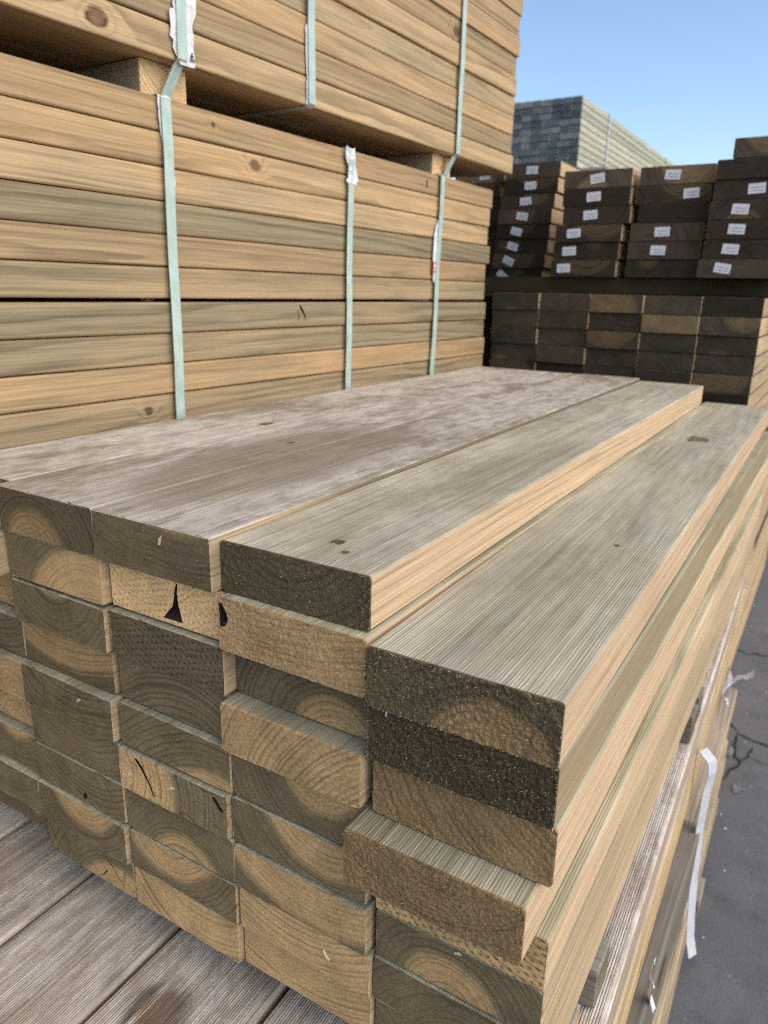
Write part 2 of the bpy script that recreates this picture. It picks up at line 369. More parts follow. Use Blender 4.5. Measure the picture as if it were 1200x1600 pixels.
# ------------------------------------------------------------------ ground
S = 900
grd = link('asphalt_ground', mesh('asphalt_ground', [(-S, -S, 0), (S, -S, 0), (S, S, 0), (-S, S, 0)], [(0, 1, 2, 3)], M['asphalt'])); grd['kind'] = 'structure'
def crack(pts, w, seed):
    rg = random.Random(seed); P = []
    for (a, b_) in zip(pts[:-1], pts[1:]):
        n = max(2, int(math.hypot(b_[0]-a[0], b_[1]-a[1])/.018))
        for k in range(n): P.append((a[0]+(b_[0]-a[0])*k/n+rg.gauss(0, .004), a[1]+(b_[1]-a[1])*k/n+rg.gauss(0, .006)))
    P.append(pts[-1]); v = []; fc = []
    for i, (x, y) in enumerate(P):
        a = P[max(i-1, 0)]; c = P[min(i+1, len(P)-1)]; d = Vector((c[0]-a[0], c[1]-a[1], 0)).normalized(); q = Vector((-d.y, d.x, 0))
        k = w*rg.uniform(.35, 1.2)*(1 if 0 < i < len(P)-1 else .2)
        v += [(x+q.x*k, y+q.y*k, .004), (x-q.x*k, y-q.y*k, .004)]
    for i in range(len(P)-1): fc.append((2*i, 2*i+1, 2*i+3, 2*i+2))
    link('crack', mesh('crack', v, fc, M['crack']), grd)
crack([(-.30, 2.72), (-.136, 2.636), (-.093, 2.578), (-.05, 2.552), (.0, 2.56), (.12, 2.5), (.4, 2.56), (.9, 2.4)], .0045, 1)
crack([(-.105, 2.575), (-.087, 2.441), (-.068, 2.391), (-.091, 2.317), (-.121, 2.203), (-.15, 2.1)], .004, 2)
crack([(-.068, 2.391), (-.06, 2.43), (-.045, 2.52)], .003, 3)
crack([(-.30, 3.3), (-.149, 3.259), (-.066, 3.293), (.1, 3.28), (.5, 3.5)], .0045, 4)
crack([(-.045, 2.46), (.02, 2.44), (.2, 2.43)], .002, 5)
def scuff(x, y, rx, ry, seed):
    rg = random.Random(seed); n = 22; v = [(x, y, .004)]; k = 1
    for i in range(n):
        a = 6.2832*i/n; k = rg.uniform(.55, 1.1); v.append((x+rx*k*math.cos(a), y+ry*k*math.sin(a), .004))
    link('scuff', mesh('scuff', v, [(0, 1+i, 1+(i+1) % n) for i in range(n)], M['chalk']), grd)
scuff(-.105, 2.445, .018, .035, 1); scuff(-.06, 2.25, .02, .03, 2)
rg = random.Random(31)                                  # loose chips on the asphalt
v = []; fc = []
for i in range(420):
    x = rg.uniform(-.2, 1.2); y = rg.uniform(.6, 4.2); s = rg.uniform(.0015, .005); n = len(v); a = rg.uniform(0, 3.1)
    for k in range(3): v.append((x+s*math.cos(a+2.09*k), y+s*math.sin(a+2.09*k), .0005))
    v.append((x, y, s*.9)); fc += [(n, n+1, n+3), (n+1, n+2, n+3), (n+2, n, n+3)]
ch = link('wood_chips', mesh('wood_chips', v, fc, M['paper'])); ch['kind'] = 'stuff'; ch['label'] = 'pale wood and plastic chips scattered over the asphalt'; ch['category'] = 'chips'

# ------------------------------------------------------------------ base packs under the loose stack
def strap_face(parent, s, z0, z1, depth, mat=None, x=.0062, w=.018, s2=None, under=True):
    s2 = s if s2 is None else s2
    p = [(-depth, s, z1+.001), (-.004, s, z1+.0012), (x, s, z1-.003)]
    for k in range(1, 9): p.append((x+.0012*math.sin(k*1.7), s+(s2-s)*k/9, z1+(z0-z1)*k/9))
    p += [(x, s2, z0+.003), (-.004, s2, z0-.0012), (-depth, s2, z0-.001)]
    return ribbon('strap', p, (0, 1, 0), w, mat or M['strap'], parent)

TH = .0455
rnd = random.Random(3)
# decking pack: top at -.66 below the camera, right edge about x=-.078, turned 1.4 degrees
DK_A = R_(1.4)
DT = G-.66
base = empty('decking_pack', (-.0715, .0, DT-4*.047), DK_A)
tag(base, 'strapped pack of grooved grey decking boards directly under the loose plank stack', 'timber pack')
deck_me = plank_mesh(1.96, .1375, TH, M['deck'], rad=.0045, seed=50, ribs=.0026, seg=6, bow=.0004)
deck_plain = plank_mesh(1.96, .1395, TH, M['deck'], rad=.0045, seed=51, seg=6, bow=.0008)
for c in range(7):
    for r in range(4):
        if r and 0 < c < 6: continue                       # inner boards of lower rows are hidden
        o = link('plank', deck_me if r == 0 else deck_plain, base, (-.07-c*.1424+(0 if r == 0 else rnd.uniform(-.006, .006)), .04+(0 if r == 0 else rnd.uniform(-.02, .02)), (3-r)*.047+.001))
        rprops(o, rnd); o['tone'] = [rnd.uniform(0, .1), .9, .9 if r == 0 else 0]; o['shade'] = [rnd.uniform(.92, 1.06), rnd.uniform(0, .6), .5]
        if r == 0 and c == 2: o['knot_a'] = [-.018, .318, .024]
        if r == 0 and c == 3: o['knot_a'] = [.05, .15, .006]
for r in (1, 2, 3):                                         # fillers for the lower rows seen end-on only
    for c in range(1, 6):
        o = link('plank', deck_plain, base, (-.07-c*.1424, .04+rnd.uniform(-.02, .02), (3-r)*.047+.001)); rprops(o, rnd)
# bearers and one thick sleeper between decking pack and bottom pack
bear_me = plank_mesh(.95, .065, .133, M['bearer'], rad=.003, seed=60, seg=3, ragged=.001)
for k, yy in enumerate((.20, 1.52, 1.86)):
    o = link('bearer', bear_me, None, (-.0715-.0244*yy-.014-.95, yy, G-.66-4*.047-.134), -R_(90)); rprops(o, rnd)
    tag(o, ('thick crosswise bearer under the near end of the decking pack', 'thick crosswise bearer under the decking pack beyond the dark gap', 'thick crosswise bearer under the far end of the decking pack')[k], 'bearer', 'bearers under the decking pack')
slp = link('sleeper', plank_mesh(.90, .10, .133, M['bearer'], rad=.004, seed=61, seg=5), None, (-.125, .28, G-.66-4*.047-.134), 0)
wprops(slp, (.0, .2, .007), (.1, .9, 0), (.72, .9, .9), (0, 0, 0), (.085, .62, .02), (.05, .50, .012)); tag(slp, 'brown knotty sleeper lying lengthwise under the decking pack at the right', 'sleeper')
slp['shade'] = [.6, .9, .9]
low = empty('timber_pack', (-.064, .02, .05), R_(1.0)); tag(low, 'bottom pack of pale green planks standing at the edge of the asphalt', 'timber pack', 'timber packs')
low_me = plank_mesh(2.0, .139, TH, M['deck'], rad=.004, seed=70, seg=6)
LOWN = 8
for r in range(LOWN):
    for c in range(7):
        o = link('plank', low_me, low, (-.07-c*.141+(rnd.uniform(-.005, .005) if c == 0 else 0), rnd.uniform(-.02, .02), r*.0497)); rprops(o, rnd)
        o['shade'] = [rnd.uniform(.75, .95), rnd.uniform(.3, 1), .9]
for yy in (.35, 1.0, 1.7):
    o = link('bearer', plank_mesh(.95, .09, .047, M['bearer'], rad=.003, seed=62, seg=3), None, (-1.03, yy, 0.001), -R_(90)); rprops(o, rnd)
    tag(o, {.35: 'ground bearer under the near end of the bottom pack', 1.0: 'ground bearer under the middle of the bottom pack', 1.7: 'ground bearer under the far end of the bottom pack'}[yy], 'bearer', 'bearers on the asphalt')
# bearers between decking pack and loose stack
b2 = plank_mesh(.80, .045, .0465, M['bearer'], rad=.002, seed=63, seg=3, ragged=.001)
for k, (yy, x1) in enumerate(((.515, -.1055), (.60, -.101), (1.12, -.1045), (1.185, -.106), (1.66, -.125))):
    o = link('bearer', b2, None, (x1-.80, yy, DT+.0022), -R_(90)); rprops(o, rnd); o['shade'] = [1.0 if k < 2 else .7, .5, .5]
    tag(o, ('grey bearer end nearest the viewer under the loose stack', 'grey bearer just behind the nearest one under the loose stack', 'dark bearer under the middle of the loose stack', 'second dark bearer under the middle of the loose stack', 'bearer under the far end of the loose stack')[k], 'bearer', 'bearers under the loose stack')

# straps of the decking pack, hanging loose on the right
st = [(-.100, 1.235, -.706), (-.083, 1.225, -.716), (-.080, 1.22, -.735), (-.0835, 1.22, -.767), (-.0845, 1.22, -.844), (-.081, 1.22, -.936), (-.074, 1.22, -1.029), (-.070, 1.22, -1.065), (-.062, 1.22, -1.098)]
st = [(x+.010, y-.06, z+G) for x, y, z in st]
wt = ribbon('loose_strap', st, (.45, .9, 0), .021, M['strap_white'], None, .0012)
tag(wt, 'loose white plastic strap bulging out from the right side of the decking pack', 'strap')
# torn scraps
def scrap(name, pts, label, mat, seed, cat='scrap'):
    rg = random.Random(seed); n = 7; v = []; fc = []
    A, B = Vector(pts[0]), Vector(pts[1]); Wd = Vector(pts[2])
    for i in range(n):
        t = i/(n-1); p = A.lerp(B, t)+Vector((rg.gauss(0, .002), rg.gauss(0, .002), rg.gauss(0, .002))); k = (.55+.45*math.sin(t*5+seed))*(1-.6*t)
        for s in (-1, -.3, .4, 1): v.append(p+Wd*k*s+Vector((rg.gauss(0, .0015), 0, rg.gauss(0, .0015))))
    m = len(v); v += [q+Vector((.0006, .0004, .0004)) for q in v]
    for i in range(n-1):
        for k in range(3):
            a = 4*i+k; q = (a, a+1, a+5, a+4); fc += [q, tuple(m+j for j in q[::-1])]
    o = link(name, mesh(name, v, fc, mat)); tag(o, label, cat); return o
scrap('torn_strap', [(-.107, 1.6, G-.785), (-.052, 1.6, G-.752), (0, .03, .022)], 'torn white strap end sticking out over the asphalt from the decking pack', M['strap_white'], 2, 'strap')
scrap('torn_strap', [(-.099, 1.58, G-.80), (-.090, 1.58, G-.828), (0, .012, 0)], 'short white strap tail hanging just below the torn strap end', M['strap_white'], 4, 'strap')
scrap('torn_wrap', [(-.0745, .77, G-.760), (-.0725, .80, G-.86), (0, .012, .003)], 'crumpled silver wrap scrap clinging low on the decking pack side', M['paper'], 3)

# ------------------------------------------------------------------ loose front stack: every plank is a thing
CX = {0: -.7480, 1: -.6065, 2: -.4655, 3: -.3230, 4: -.1780}
COLN = {0: 'leftmost column', 1: 'fourth column from right', 2: 'third column from right', 3: 'second column from right', 4: 'rightmost column'}
ZB = G-.609
# (col,row): near_y, yaw deg, dx, pith x,z, heart radius, end value, extra(grid,crack,rough), look
T = {
 (1, 1): (.397, .2, 0, -.02, -.02, .045, .70, (0, 0, .2), 'weathered grey plank with dark green end'),
 (1, 2): (.402, 0, .002, .06, -.05, .105, 1.15, (0, 0, .2), 'tan-ended plank'),
 (1, 3): (.403, 0, .003, -.005, .080, .032, .95, (0, 0, 0), 'plank with ringed olive end'),
 (1, 4): (.405, .2, .001, .0, .20, .19, .8, (0, 0, 0), 'plank with plain grey-green end'),
 (1, 5): (.399, 0, .003, .02, .125, .0, .95, (0, .6, 0), 'plank with checked grey-green end'),
 (1, 6): (.400, 0, .004, .02, .115, .0, 1.0, (0, 0, 0), 'plank with wide curved rings'),
 (1, 7): (.401, 0, .005, .02, .105, .03, 1.05, (0, .3, 0), 'plank with curved rings and small knot'),
 (1, 8): (.398, 0, .006, .01, .085, .055, 1.0, (0, 0, 0), 'plank with bold scalloped rings'),
 (1, 9): (.402, 0, .006, .045, -.03, .060, 1.1, (0, .8, 0), 'plank with cracked tan end'),
 (2, 1): (.395, .35, 0, .03, .30, .265, .85, (0, 0, .2), 'weathered grey plank with brown end'),
 (2, 2): (.408, 0, .003, -.02, .10, .30, 1.75, (.45, 0, 0), 'plank with pale yellow end and dark bark pocket'),
 (2, 3): (.405, 0, .004, .03, .125, .0, .85, (.9, .3, 0), 'plank with dark cross-hatched end'),
 (2, 4): (.405, 0, .004, .0, -.07, .03, 1.05, (0, 0, .2), 'plank with arched rings'),
 (2, 5): (.397, .2, .006, .05, -.08, .095, 1.0, (0, 0, .1), 'plank with brown-green end sticking out'),
 (2, 6): (.400, 0, .005, -.10, .02, .095, 1.25, (0, .9, 0), 'plank with cracked pale and grey end'),
 (2, 7): (.402, 0, .006, .012, -.03, .052, 1.0, (0, 0, 0), 'plank with tan arch in a green end'),
 (2, 8): (.403, 0, .007, -.015, .075, .058, 1.0, (0, 0, 0), 'plank with tan lens over dark green end'),
 (2, 9): (.404, 0, .007, .03, .10, .3, 1.15, (0, 0, 0), 'plank with smooth tan end'),
 (3, 1): (.4065, .15, -.0012, .0, .09, .0, .56, (0, 0, .45), 'green-topped plank with dark brown end'),
 (3, 2): (.3965, 0, .002, .0, .42, .60, .85, (0, 0, .35), 'plank with orange-brown end and broken corner'),
 (3, 3): (.412, 0, .003, .032, -.018, .040, .85, (0, 0, .2), 'recessed plank with dark arch and tan core'),
 (3, 4): (.394, 0, .001, .11, -.05, .3, 1.0, (.25, 0, .3), 'plank with ribbed top and orange end sticking out'),
 (3, 5): (.404, .2, .003, .025, .052, .040, 1.0, (0, 0, .1), 'plank with dark rings round a tan core'),
 (3, 6): (.405, 0, .003, .035, .09, .075, 1.0, (0, 0, .1), 'plank with tan corner and dark green left end'),
 (3, 7): (.404, 0, .005, .02, .13, .130, 1.05, (0, .3, 0), 'plank with tan end shading to green'),
 (3, 8): (.406, 0, .006, .0, .16, .3, 1.15, (0, 0, 0), 'plank with fine pale rings'),
 (3, 9): (.404, 0, .005, -.01, .19, .3, 1.05, (0, 0, 0), 'plank with plain tan end'),
 (4, 2): (.392, .6, .0, .02, -.018, .045, .60, (0, 0, 1), 'wide ribbed plank with torn dark end'),
 (4, 3): (.396, 0, .001, .0, .10, .0, .54, (0, 0, 1), 'plank with very rough dark sawn end'),
 (4, 4): (.400, 0, .002, .12, .10, .3, .52, (0, 0, .3), 'plank with slanting brown rings'),
 (4, 5): (.374, .2, -.006, .0, .10, .2, .50, (0, 0, .8), 'plank with ribbed green top sticking out furthest'),
 (4, 6): (.404, 0, .004, .08, .10, .3, 1.1, (1, 0, 0), 'plank with pale dimpled end'),
 (4, 7): (.404, 0, .003, .0, -.012, .040, .9, (0, 0, .2), 'plank with green arch over tan core'),
 (4, 8): (.406, 0, .002, .02, -.03, .03, .95, (0, 0, .1), 'plank with brown ringed end'),
 (4, 9): (.408, 0, .002, .02, .09, .06, .95, (0, 0, .1), 'plank with brown end'),
}
for r in range(1, 10): T[(0, r)] = (.405+.012*math.sin(r*2.3), 0, -.001+.0016*r, rnd.uniform(-.03, .05), rnd.uniform(-.05, .12), rnd.uniform(0, .08), rnd.uniform(.9, 1.15), (0, 0, 0), 'weathered grey plank' if r == 1 else 'plank')
ROUGH = {(4, 2): .0008, (4, 3): .0010, (4, 4): .0004, (4, 5): .0006, (3, 1): .0004, (3, 2): .00035}
FR = {}
for (c, r), (y0, yaw, dx, px, pz, hr, ev, ex, look) in sorted(T.items()):
    far = 1.83+rnd.uniform(-.012, .012)
    if (c, r) == (4, 2): far = 1.885
    if (c, r) == (2, 1): far = 1.842
    wdt = .1395
    if (c, r) in ROUGH: me = rough_plank_mesh(far-y0, wdt, TH, M['front'], .0028, c*20+r, ROUGH[(c, r)])
    else: me = plank_mesh(far-y0, wdt, TH, M['front'], .0014 if r == 1 else .0026 if c != 3 else .003, c*20+r, ragged=.0007, nw=24, nh=8)
    o = link('plank', me, None, (CX[c]+dx+rnd.uniform(-.0008, .0008), y0+(rnd.uniform(-.005, .005) if (c, r) not in ROUGH and r > 1 else 0), ZB+.047*(9-r)+.0004), R_(yaw+rnd.uniform(-.12, .12)))
    o.scale.z = rnd.uniform(.965, 1.015) if r > 1 else 1.015
    if r > 1 and c < 4: o.rotation_euler[1] = R_(rnd.uniform(-.25, .25))
    FR[(c, r)] = o
    if (c, r) == (3, 1): o.scale.z = .925
    grey = 1.0 if (r == 1 and c in (0, 1, 2)) else .4 if (c, r) == (3, 1) else .25 if (c, r) == (4, 2) else 0
    wprops(o, (px, pz, rnd.uniform(.005, .0072)), (hr, ev, grey), (rnd.uniform(.93, 1.05), rnd.uniform(.1, .8), .6), ex)
    n = r if c != 4 else r-1
    place = ('top of ' if n == 1 else ORD[n]+' from top, ')+COLN[c]
    tag(o, look+', '+place, 'plank', 'planks of the loose front stack')
FR[(3, 1)]['knot_a'] = [.010, .050, .0042]; FR[(3, 1)]['knot_b'] = [.027, .033, .0032]; FR[(3, 1)]['shade'] = [1.06, .05, .3]
FR[(4, 2)]['knot_a'] = [.0, .975, .018]; FR[(4, 2)]['knot_b'] = [.022, .316, .003]; FR[(4, 2)]['shade'] = [1.0, .0, .1]
FR[(1, 1)]['knot_a'] = [.03, .33, .004]; FR[(0, 1)]['knot_a'] = [.056, .40, .008]
FR[(2, 1)]['tone'] = [.265, .95, 1.0]; FR[(2, 1)]['shade'] = [.95, 1.1, .9]; FR[(1, 1)]['stain'] = [.055, .27, .075]; FR[(2, 1)]['stain'] = [-.06, .28, .085]; FR[(3, 1)]['stain'] = [.03, .42, .05]
for k, vv in {(4, 3): (.8, .9, .9), (4, 4): (1.08, .0, .2), (4, 5): (1.0, .15, .1), (4, 6): (1.05, .1, .3), (4, 7): (1.0, .45, .5), (4, 8): (.95, .5, .5)}.items(): FR[k]['shade'] = list(vv)
# torn fibres on the rough ends
def fibres(o, n, seed, w=.1395, h=TH):
    rg = random.Random(seed); v = []; fc = []
    for i in range(n):
        if rg.random() < .35:
            s = rg.random(); x, z = (rg.uniform(-w/2, w/2), rg.choice((.0005, h-.0005))) if s < .75 else (rg.choice((-w/2, w/2)), rg.uniform(0, h))
        else: x, z = rg.uniform(-w/2+.003, w/2-.003), rg.uniform(.002, h-.002)
        ln = rg.uniform(.0008, .0023); a = rg.uniform(0, 6.28); d = Vector((math.cos(a)*.8, -rg.uniform(.25, 1), math.sin(a)*.8)).normalized()*ln
        q = d.cross(Vector((rg.random(), rg.random(), rg.random()))).normalized()*rg.uniform(.00018, .00042)
        p = Vector((x, -.0006, z)); m = len(v); q2 = d.cross(q).normalized()*q.length*.6
        v += [p+q, p-q, p+q2, p+d]; fc += [(m, m+1, m+3), (m+1, m+2, m+3), (m+2, m, m+3)]
    s = link('wood_fibres', mesh('wood_fibres', v, fc, M['fuzz']), o); s['kind'] = 'stuff'
fibres(FR[(4, 2)], 620, 1); fibres(FR[(4, 3)], 760, 2); fibres(FR[(4, 5)], 360, 3); fibres(FR[(4, 4)], 150, 5); fibres(FR[(3, 1)], 130, 4); fibres(FR[(3, 2)], 120, 6)
for k_ in ((1, 1), (2, 1), (2, 4), (3, 4), (2, 5), (1, 5), (3, 5)): fibres(FR[k_], 40, 10+k_[0]*10+k_[1])
def sliver(o, x, z, ln, a, wd=.0007):
    d = Vector((math.cos(a), 0, math.sin(a)))*ln; q = Vector((-math.sin(a), 0, math.cos(a)))*wd; p = Vector((x, -.0012, z)); m = p+d*.55+q*1.6; e_ = p+d
    v = [p-q, p+q, m+q, m-q, e_]; v = [tuple(t) for t in v]+[(t.x, .0005, t.z) for t in v]
    fc = [(0, 3, 2, 1), (3, 4, 2), (5, 6, 7, 8), (8, 7, 9), (0, 1, 6, 5), (1, 2, 7, 6), (2, 4, 9, 7), (4, 3, 8, 9), (3, 0, 5, 8)]
    link('splinter', mesh('splinter', v, fc, M['sliver']), o)
for k_, x_, z_, l_, a_ in (((2, 1), .014, .030, .010, 1.1), ((2, 2), .008, .028, .008, .9), ((1, 5), .02, .030, .007, .5), ((2, 6), -.002, .026, .008, .3), ((4, 3), -.055, .040, .007, 1.2), ((4, 7), .0, .042, .006, .2), ((3, 8), .03, .02, .010, 2.2)): sliver(FR[k_], x_, z_, l_, a_)
# dark bark pocket in the pale end, broken corner pocket
def carve(o, v, fc):
    """cut a real cavity with bark-coloured walls into a plank"""
    ct = link('cutter', mesh('cutter', v, fc, M['bark'])); o.data = o.data.copy()
    ct.matrix_world = Matrix.Identity(4)
    hold = (o.parent, o.matrix_basis.copy()); o.parent = None; o.matrix_basis = Matrix.Identity(4)
    md = o.modifiers.new('cut', 'BOOLEAN'); md.operation = 'DIFFERENCE'; md.object = ct; md.solver = 'EXACT'; md.material_mode = 'TRANSFER'
    bpy.context.view_layer.update(); dg = bpy.context.evaluated_depsgraph_get()
    me = bpy.data.meshes.new_from_object(o.evaluated_get(dg)); o.modifiers.clear(); o.data = me; me.name = 'plank'
    o.parent, o.matrix_basis = hold[0], hold[1]; bpy.data.objects.remove(ct)
def prism(pts, f0, f1):
    n = len(pts); a_ = sum(p[0]*q[1]-q[0]*p[1] for p, q in zip(pts, pts[1:]+pts[:1]))
    if a_ < 0: pts = pts[::-1]
    c_ = (sum(p[0] for p in pts)/n, sum(p[1] for p in pts)/n)
    v = [f0(p) for p in pts]+[f1((c_[0]+(p[0]-c_[0])*.45, c_[1]+(p[1]-c_[1])*.45)) for p in pts]
    return v, [tuple(range(n)), tuple(range(2*n-1, n-1, -1))]+[(i, n+i, n+(i+1) % n, (i+1) % n) for i in range(n)]
def pocket(o, pts, depth=.008):
    carve(o, *prism(pts, lambda p: (p[0], -.003, p[1]), lambda p: (p[0], depth, p[1])))
pocket(FR[(2, 2)], [(-.006, .0012), (.000, .0085), (.0078, .017), (.0105, .028), (.0125, .040), (.0145, .0445), (.0165, .0445), (.0150, .034), (.0165, .020), (.020, .008), (.021, .0012)])
pocket(FR[(2, 6)], [(-.050, .0445), (-.040, .034), (-.030, .020), (-.022, .004), (-.0195, .004), (-.027, .021), (-.036, .036), (-.044, .0445)])
pocket(FR[(2, 6)], [(.050, .040), (.056, .032), (.062, .026), (.067, .028), (.062, .033), (.054, .042)])
pocket(FR[(3, 2)], [(-.0685, .018), (-.062, .020), (-.058, .028), (-.061, .036), (-.065, .042), (-.0690, .042)])
pocket(FR[(1, 7)], [(.004, .004), (.010, .003), (.012, .009), (.009, .013), (.005, .011)])
pocket(FR[(1, 9)], [(.022, .044), (.030, .034), (.044, .018), (.056, .003), (.0548, .003), (.042, .018), (.029, .033), (.020, .044)])
pocket(FR[(1, 9)], [(.020, .006), (.027, .014), (.029, .019), (.0272, .018), (.0245, .0135), (.0185, .006)])

# ------------------------------------------------------------------ left strapped packs
A = R_(1.9)
Ld = Vector((math.sin(A), math.cos(A), 0)); Nd = Vector((math.cos(A), -math.sin(A), 0))
def left_pack(D, s0, s1, zb, rows, label, gap_row=None, seed=0):
    p0 = Nd*(-D)+Ld*s0; e = empty('timber_pack', (p0.x, p0.y, zb), -A); tag(e, label, 'timber pack', 'timber packs')
    rg = random.Random(seed); L = s1-s0
    ms = [plank_mesh(L, .1385, .0457, M['left'], .0038, seed*10+k, bow=.0007, seg=12) for k in range(4)]
    z = 0
    for r in range(rows):
        for c in range(5):
            o = link('plank', ms[(r*3+c*2) % 4], e, (-.0697-c*.14+(rg.uniform(-.003, .0012) if c == 0 else 0), rg.uniform(-.012, .012), z))
            ka = kb = None
            if c == 0:
                if rg.random() < .12: ka = (rg.uniform(.008, .04), rg.uniform(.3, L-.1), rg.uniform(.003, .009))
                if rg.random() < .05: kb = (rg.uniform(.008, .04), rg.uniform(.3, L-.1), rg.uniform(.003, .009))
            rprops(o, rg, 1.0, ka, kb)
            o['shade'] = [rg.uniform(.80, 1.12), rg.uniform(-.35, 1.1), rg.uniform(.2, 1.1)]
            o['pith'] = [rg.uniform(-.09, .04), rg.choice((rg.uniform(-.03, .0), rg.uniform(.04, .08))), rg.uniform(.0045, .007)]
        z += .0468
        if gap_row is not None and r == gap_row: z += .0045
    return e, z
LB_ROWS = 14
lowp, zt = left_pack(.93, -.45, 1.926, 0, LB_ROWS, 'long strapped pack of tan planks behind the loose stack, under another pack', gap_row=LB_ROWS-7, seed=11)
LZT = G+.262; lowp.location.z = LZT-zt
upz = LZT+.049
upp, ut = left_pack(.924, -.35, 2.026, upz, 13, 'upper strapped pack of tan planks on gluts, highest at the left', seed=12)
# gluts tied to the upper pack
gl_me = plank_mesh(.66, .088, .0485, M['bearer'], .002, 90, seg=3)
for s in (.845, 1.685):
    g = link('glut', gl_me, upp, (-.028, s+.35, -.0488), R_(90)); rprops(g, rnd); g['shade'] = [1.05, .1, .3]; g['tone'] = [.2, 1.5, 0]; g['pith'] = [.02, .09, .006]
g = link('glut', gl_me, upp, (-.028, .15, -.0488), R_(90)); rprops(g, rnd)
lh = zt
def kn_(pack, row, c, **kw):
    for o in pack.children:
        if o.name.startswith('plank') and abs(o.location.z-row) < .02 and o.location.x > -.1:
            for k, v_ in kw.items(): o[k] = [float(q) for q in v_]
            return o
zl = lambda z: z-(lowp.location.z-G)
zu = lambda z: z-(upp.location.z-G)
for z, s_, kk in ((.176, 1.02, (.026, .009)), (.219, .913, (.026, .0035)), (-.195, .755, (.022, .006))):
    kn_(lowp, zl(z)-.001, 0, knot_a=(kk[0], s_+.45, kk[1]))
for z, s_, kk in ((.313, .714, (.024, .010)), (.55, 1.693, (.02, .009))):
    kn_(upp, zu(z), 0, knot_a=(kk[0], s_+.35, kk[1]))
CARVE_SIDE = []
for z, y_c, pts in ((-.052, 1.139, [(-.016, .0445), (-.010, .043), (-.002, .034), (.006, .022), (.012, .006), (.008, .010), (.0, .022), (-.008, .030), (-.014, .036)]),
                    (-.052, 1.139, [(-.018, .035), (-.013, .022), (-.014, .010), (-.0155, .010), (-.016, .022), (-.020, .034)]),
                    (.219, 1.578, [(-.003, .008), (.004, .010), (.004, .026), (.001, .034), (-.003, .028)]),
                    (.105, .564, [(-.03, .012), (-.008, .020), (.016, .034), (.012, .037), (-.012, .028), (-.03, .024)]),
                    (.001, .839, [(-.012, .012), (.004, .024), (.014, .036), (.010, .038), (-.002, .027), (-.014, .016)])):
    o_ = kn_(lowp, zl(z)-.001, 0); CARVE_SIDE.append((o_, y_c+.45, pts))
for s, s2 in ((.822, .816), (1.279, 1.274), (1.646, 1.622)): strap_face(lowp, s+.45, 0.0, lh, .5, s2=s2+.45)
# paper under the straps (lower pack): rows (z, left y, right y, x)
def pz_(rows, s, zt_): return [(zt_+dz, s+a, s+b_, x) for dz, a, b_, x in rows]
paper('paper_strip', pz_([(.001, -.014, .012, .0035), (-.03, -.012, .011, .003), (-.06, -.008, .010, .0025), (-.10, -.004, .0105, .0025), (-.118, .004, .013, .003)], .822+.45, lh), M['paper'], lowp, 1, .002)
paper('paper_strip', pz_([(.001, -.018, .014, .005), (-.02, -.017, .015, .006), (-.032, -.006, .016, .004), (-.05, -.012, .019, .006), (-.062, -.016, .018, .007), (-.068, .004, .010, .003)], 1.279+.45, lh), M['paper'], lowp, 2, .004)
paper('paper_strip', pz_([(-.10, -.005, .004, .003), (-.135, -.018, .004, .004), (-.20, -.020, .003, .004), (-.24, -.012, .003, .003)], 1.636+.45, lh), M['paper'], lowp, 3, .002)
paper('paper_strip', pz_([(-.395, -.006, .012, .003), (-.47, -.004, .014, .003)], 1.627+.45, lh), M['paper'], lowp, 5, .002)
for z0, h_ in ((-.194, .004), (-.206, .003), (-.2145, .004)):
    paper('red_print', pz_([(z0, -.0185, -.004, .0058), (z0-h_, -.0185, -.004, .0058)], 1.634+.45, lh), M['red'], lowp, 6, .0002, nrow=2)
paper('red_print', pz_([(-.194, -.0195, -.014, .0060), (-.2185, -.0195, -.014, .0060)], 1.634+.45, lh), M['red'], lowp, 7, .0002, nrow=2, ncol=2)
for o_, yc, pts in CARVE_SIDE:
    v_, f_ = prism(pts, lambda p: (.075, yc+p[0], p[1]), lambda p: (.062, yc+p[0], p[1])); carve(o_, v_, f_)
# upper straps: first and third go under the gluts, second under the planks
uh = ut
def up_strap(s, glut, s_top):
    x = .0062
    p = [(-.5, s_top, uh+.001), (x, s_top, uh-.002)]
    for k in range(1, 10): p.append((x+.001*math.sin(k*2.1), s_top+(s-s_top)*k/10, uh*(1-k/10)))
    if glut: p += [(x, s, .003), (-.003, s, -.002), (-.020, s-.012, -.044), (-.030, s-.014, -.0492), (-.5, s-.014, -.0492)]
    else: p += [(x, s, .003), (-.003, s, -.0014), (-.5, s, -.0014)]
    return ribbon('strap', p, (0, 1, 0), .018, M['strap'], upp)
up_strap(.853+.35, True, .868+.35); up_strap(1.152+.35, False, 1.150+.35); up_strap(1.702+.35, True, 1.708+.35)
paper('paper_strip', [(.19, 1.198, 1.240, .0030), (.13, 1.196, 1.238, .0035), (.085, 1.192, 1.236, .003), (.065, 1.191, 1.230, .003), (.060, 1.184, 1.229, .0045), (.03, 1.186, 1.229, .003), (.012, 1.190, 1.229, .003), (-.002, 1.203, 1.228, .003)], M['paper'], upp, 8, .0015, nrow=22)
for (z0, z1, a, b_) in ((.0165, .013, 1.2225, 1.2250), (.013, .0095, 1.2205, 1.2265), (.0082, .0070, 1.2195, 1.2280), (.0058, .0050, 1.2195, 1.2280)):
    paper('black_print', [(z0, a, b_, .0052), (z1, a, b_, .0052)], M['ink'], upp, 9, .0001, nrow=2, ncol=2)
paper('paper_strip', [(.125, 1.489, 1.512, .0025), (.09, 1.488, 1.512, .003), (.045, 1.491, 1.513, .003), (.003, 1.490, 1.513, .002)], M['paper'], upp, 10, .0015)
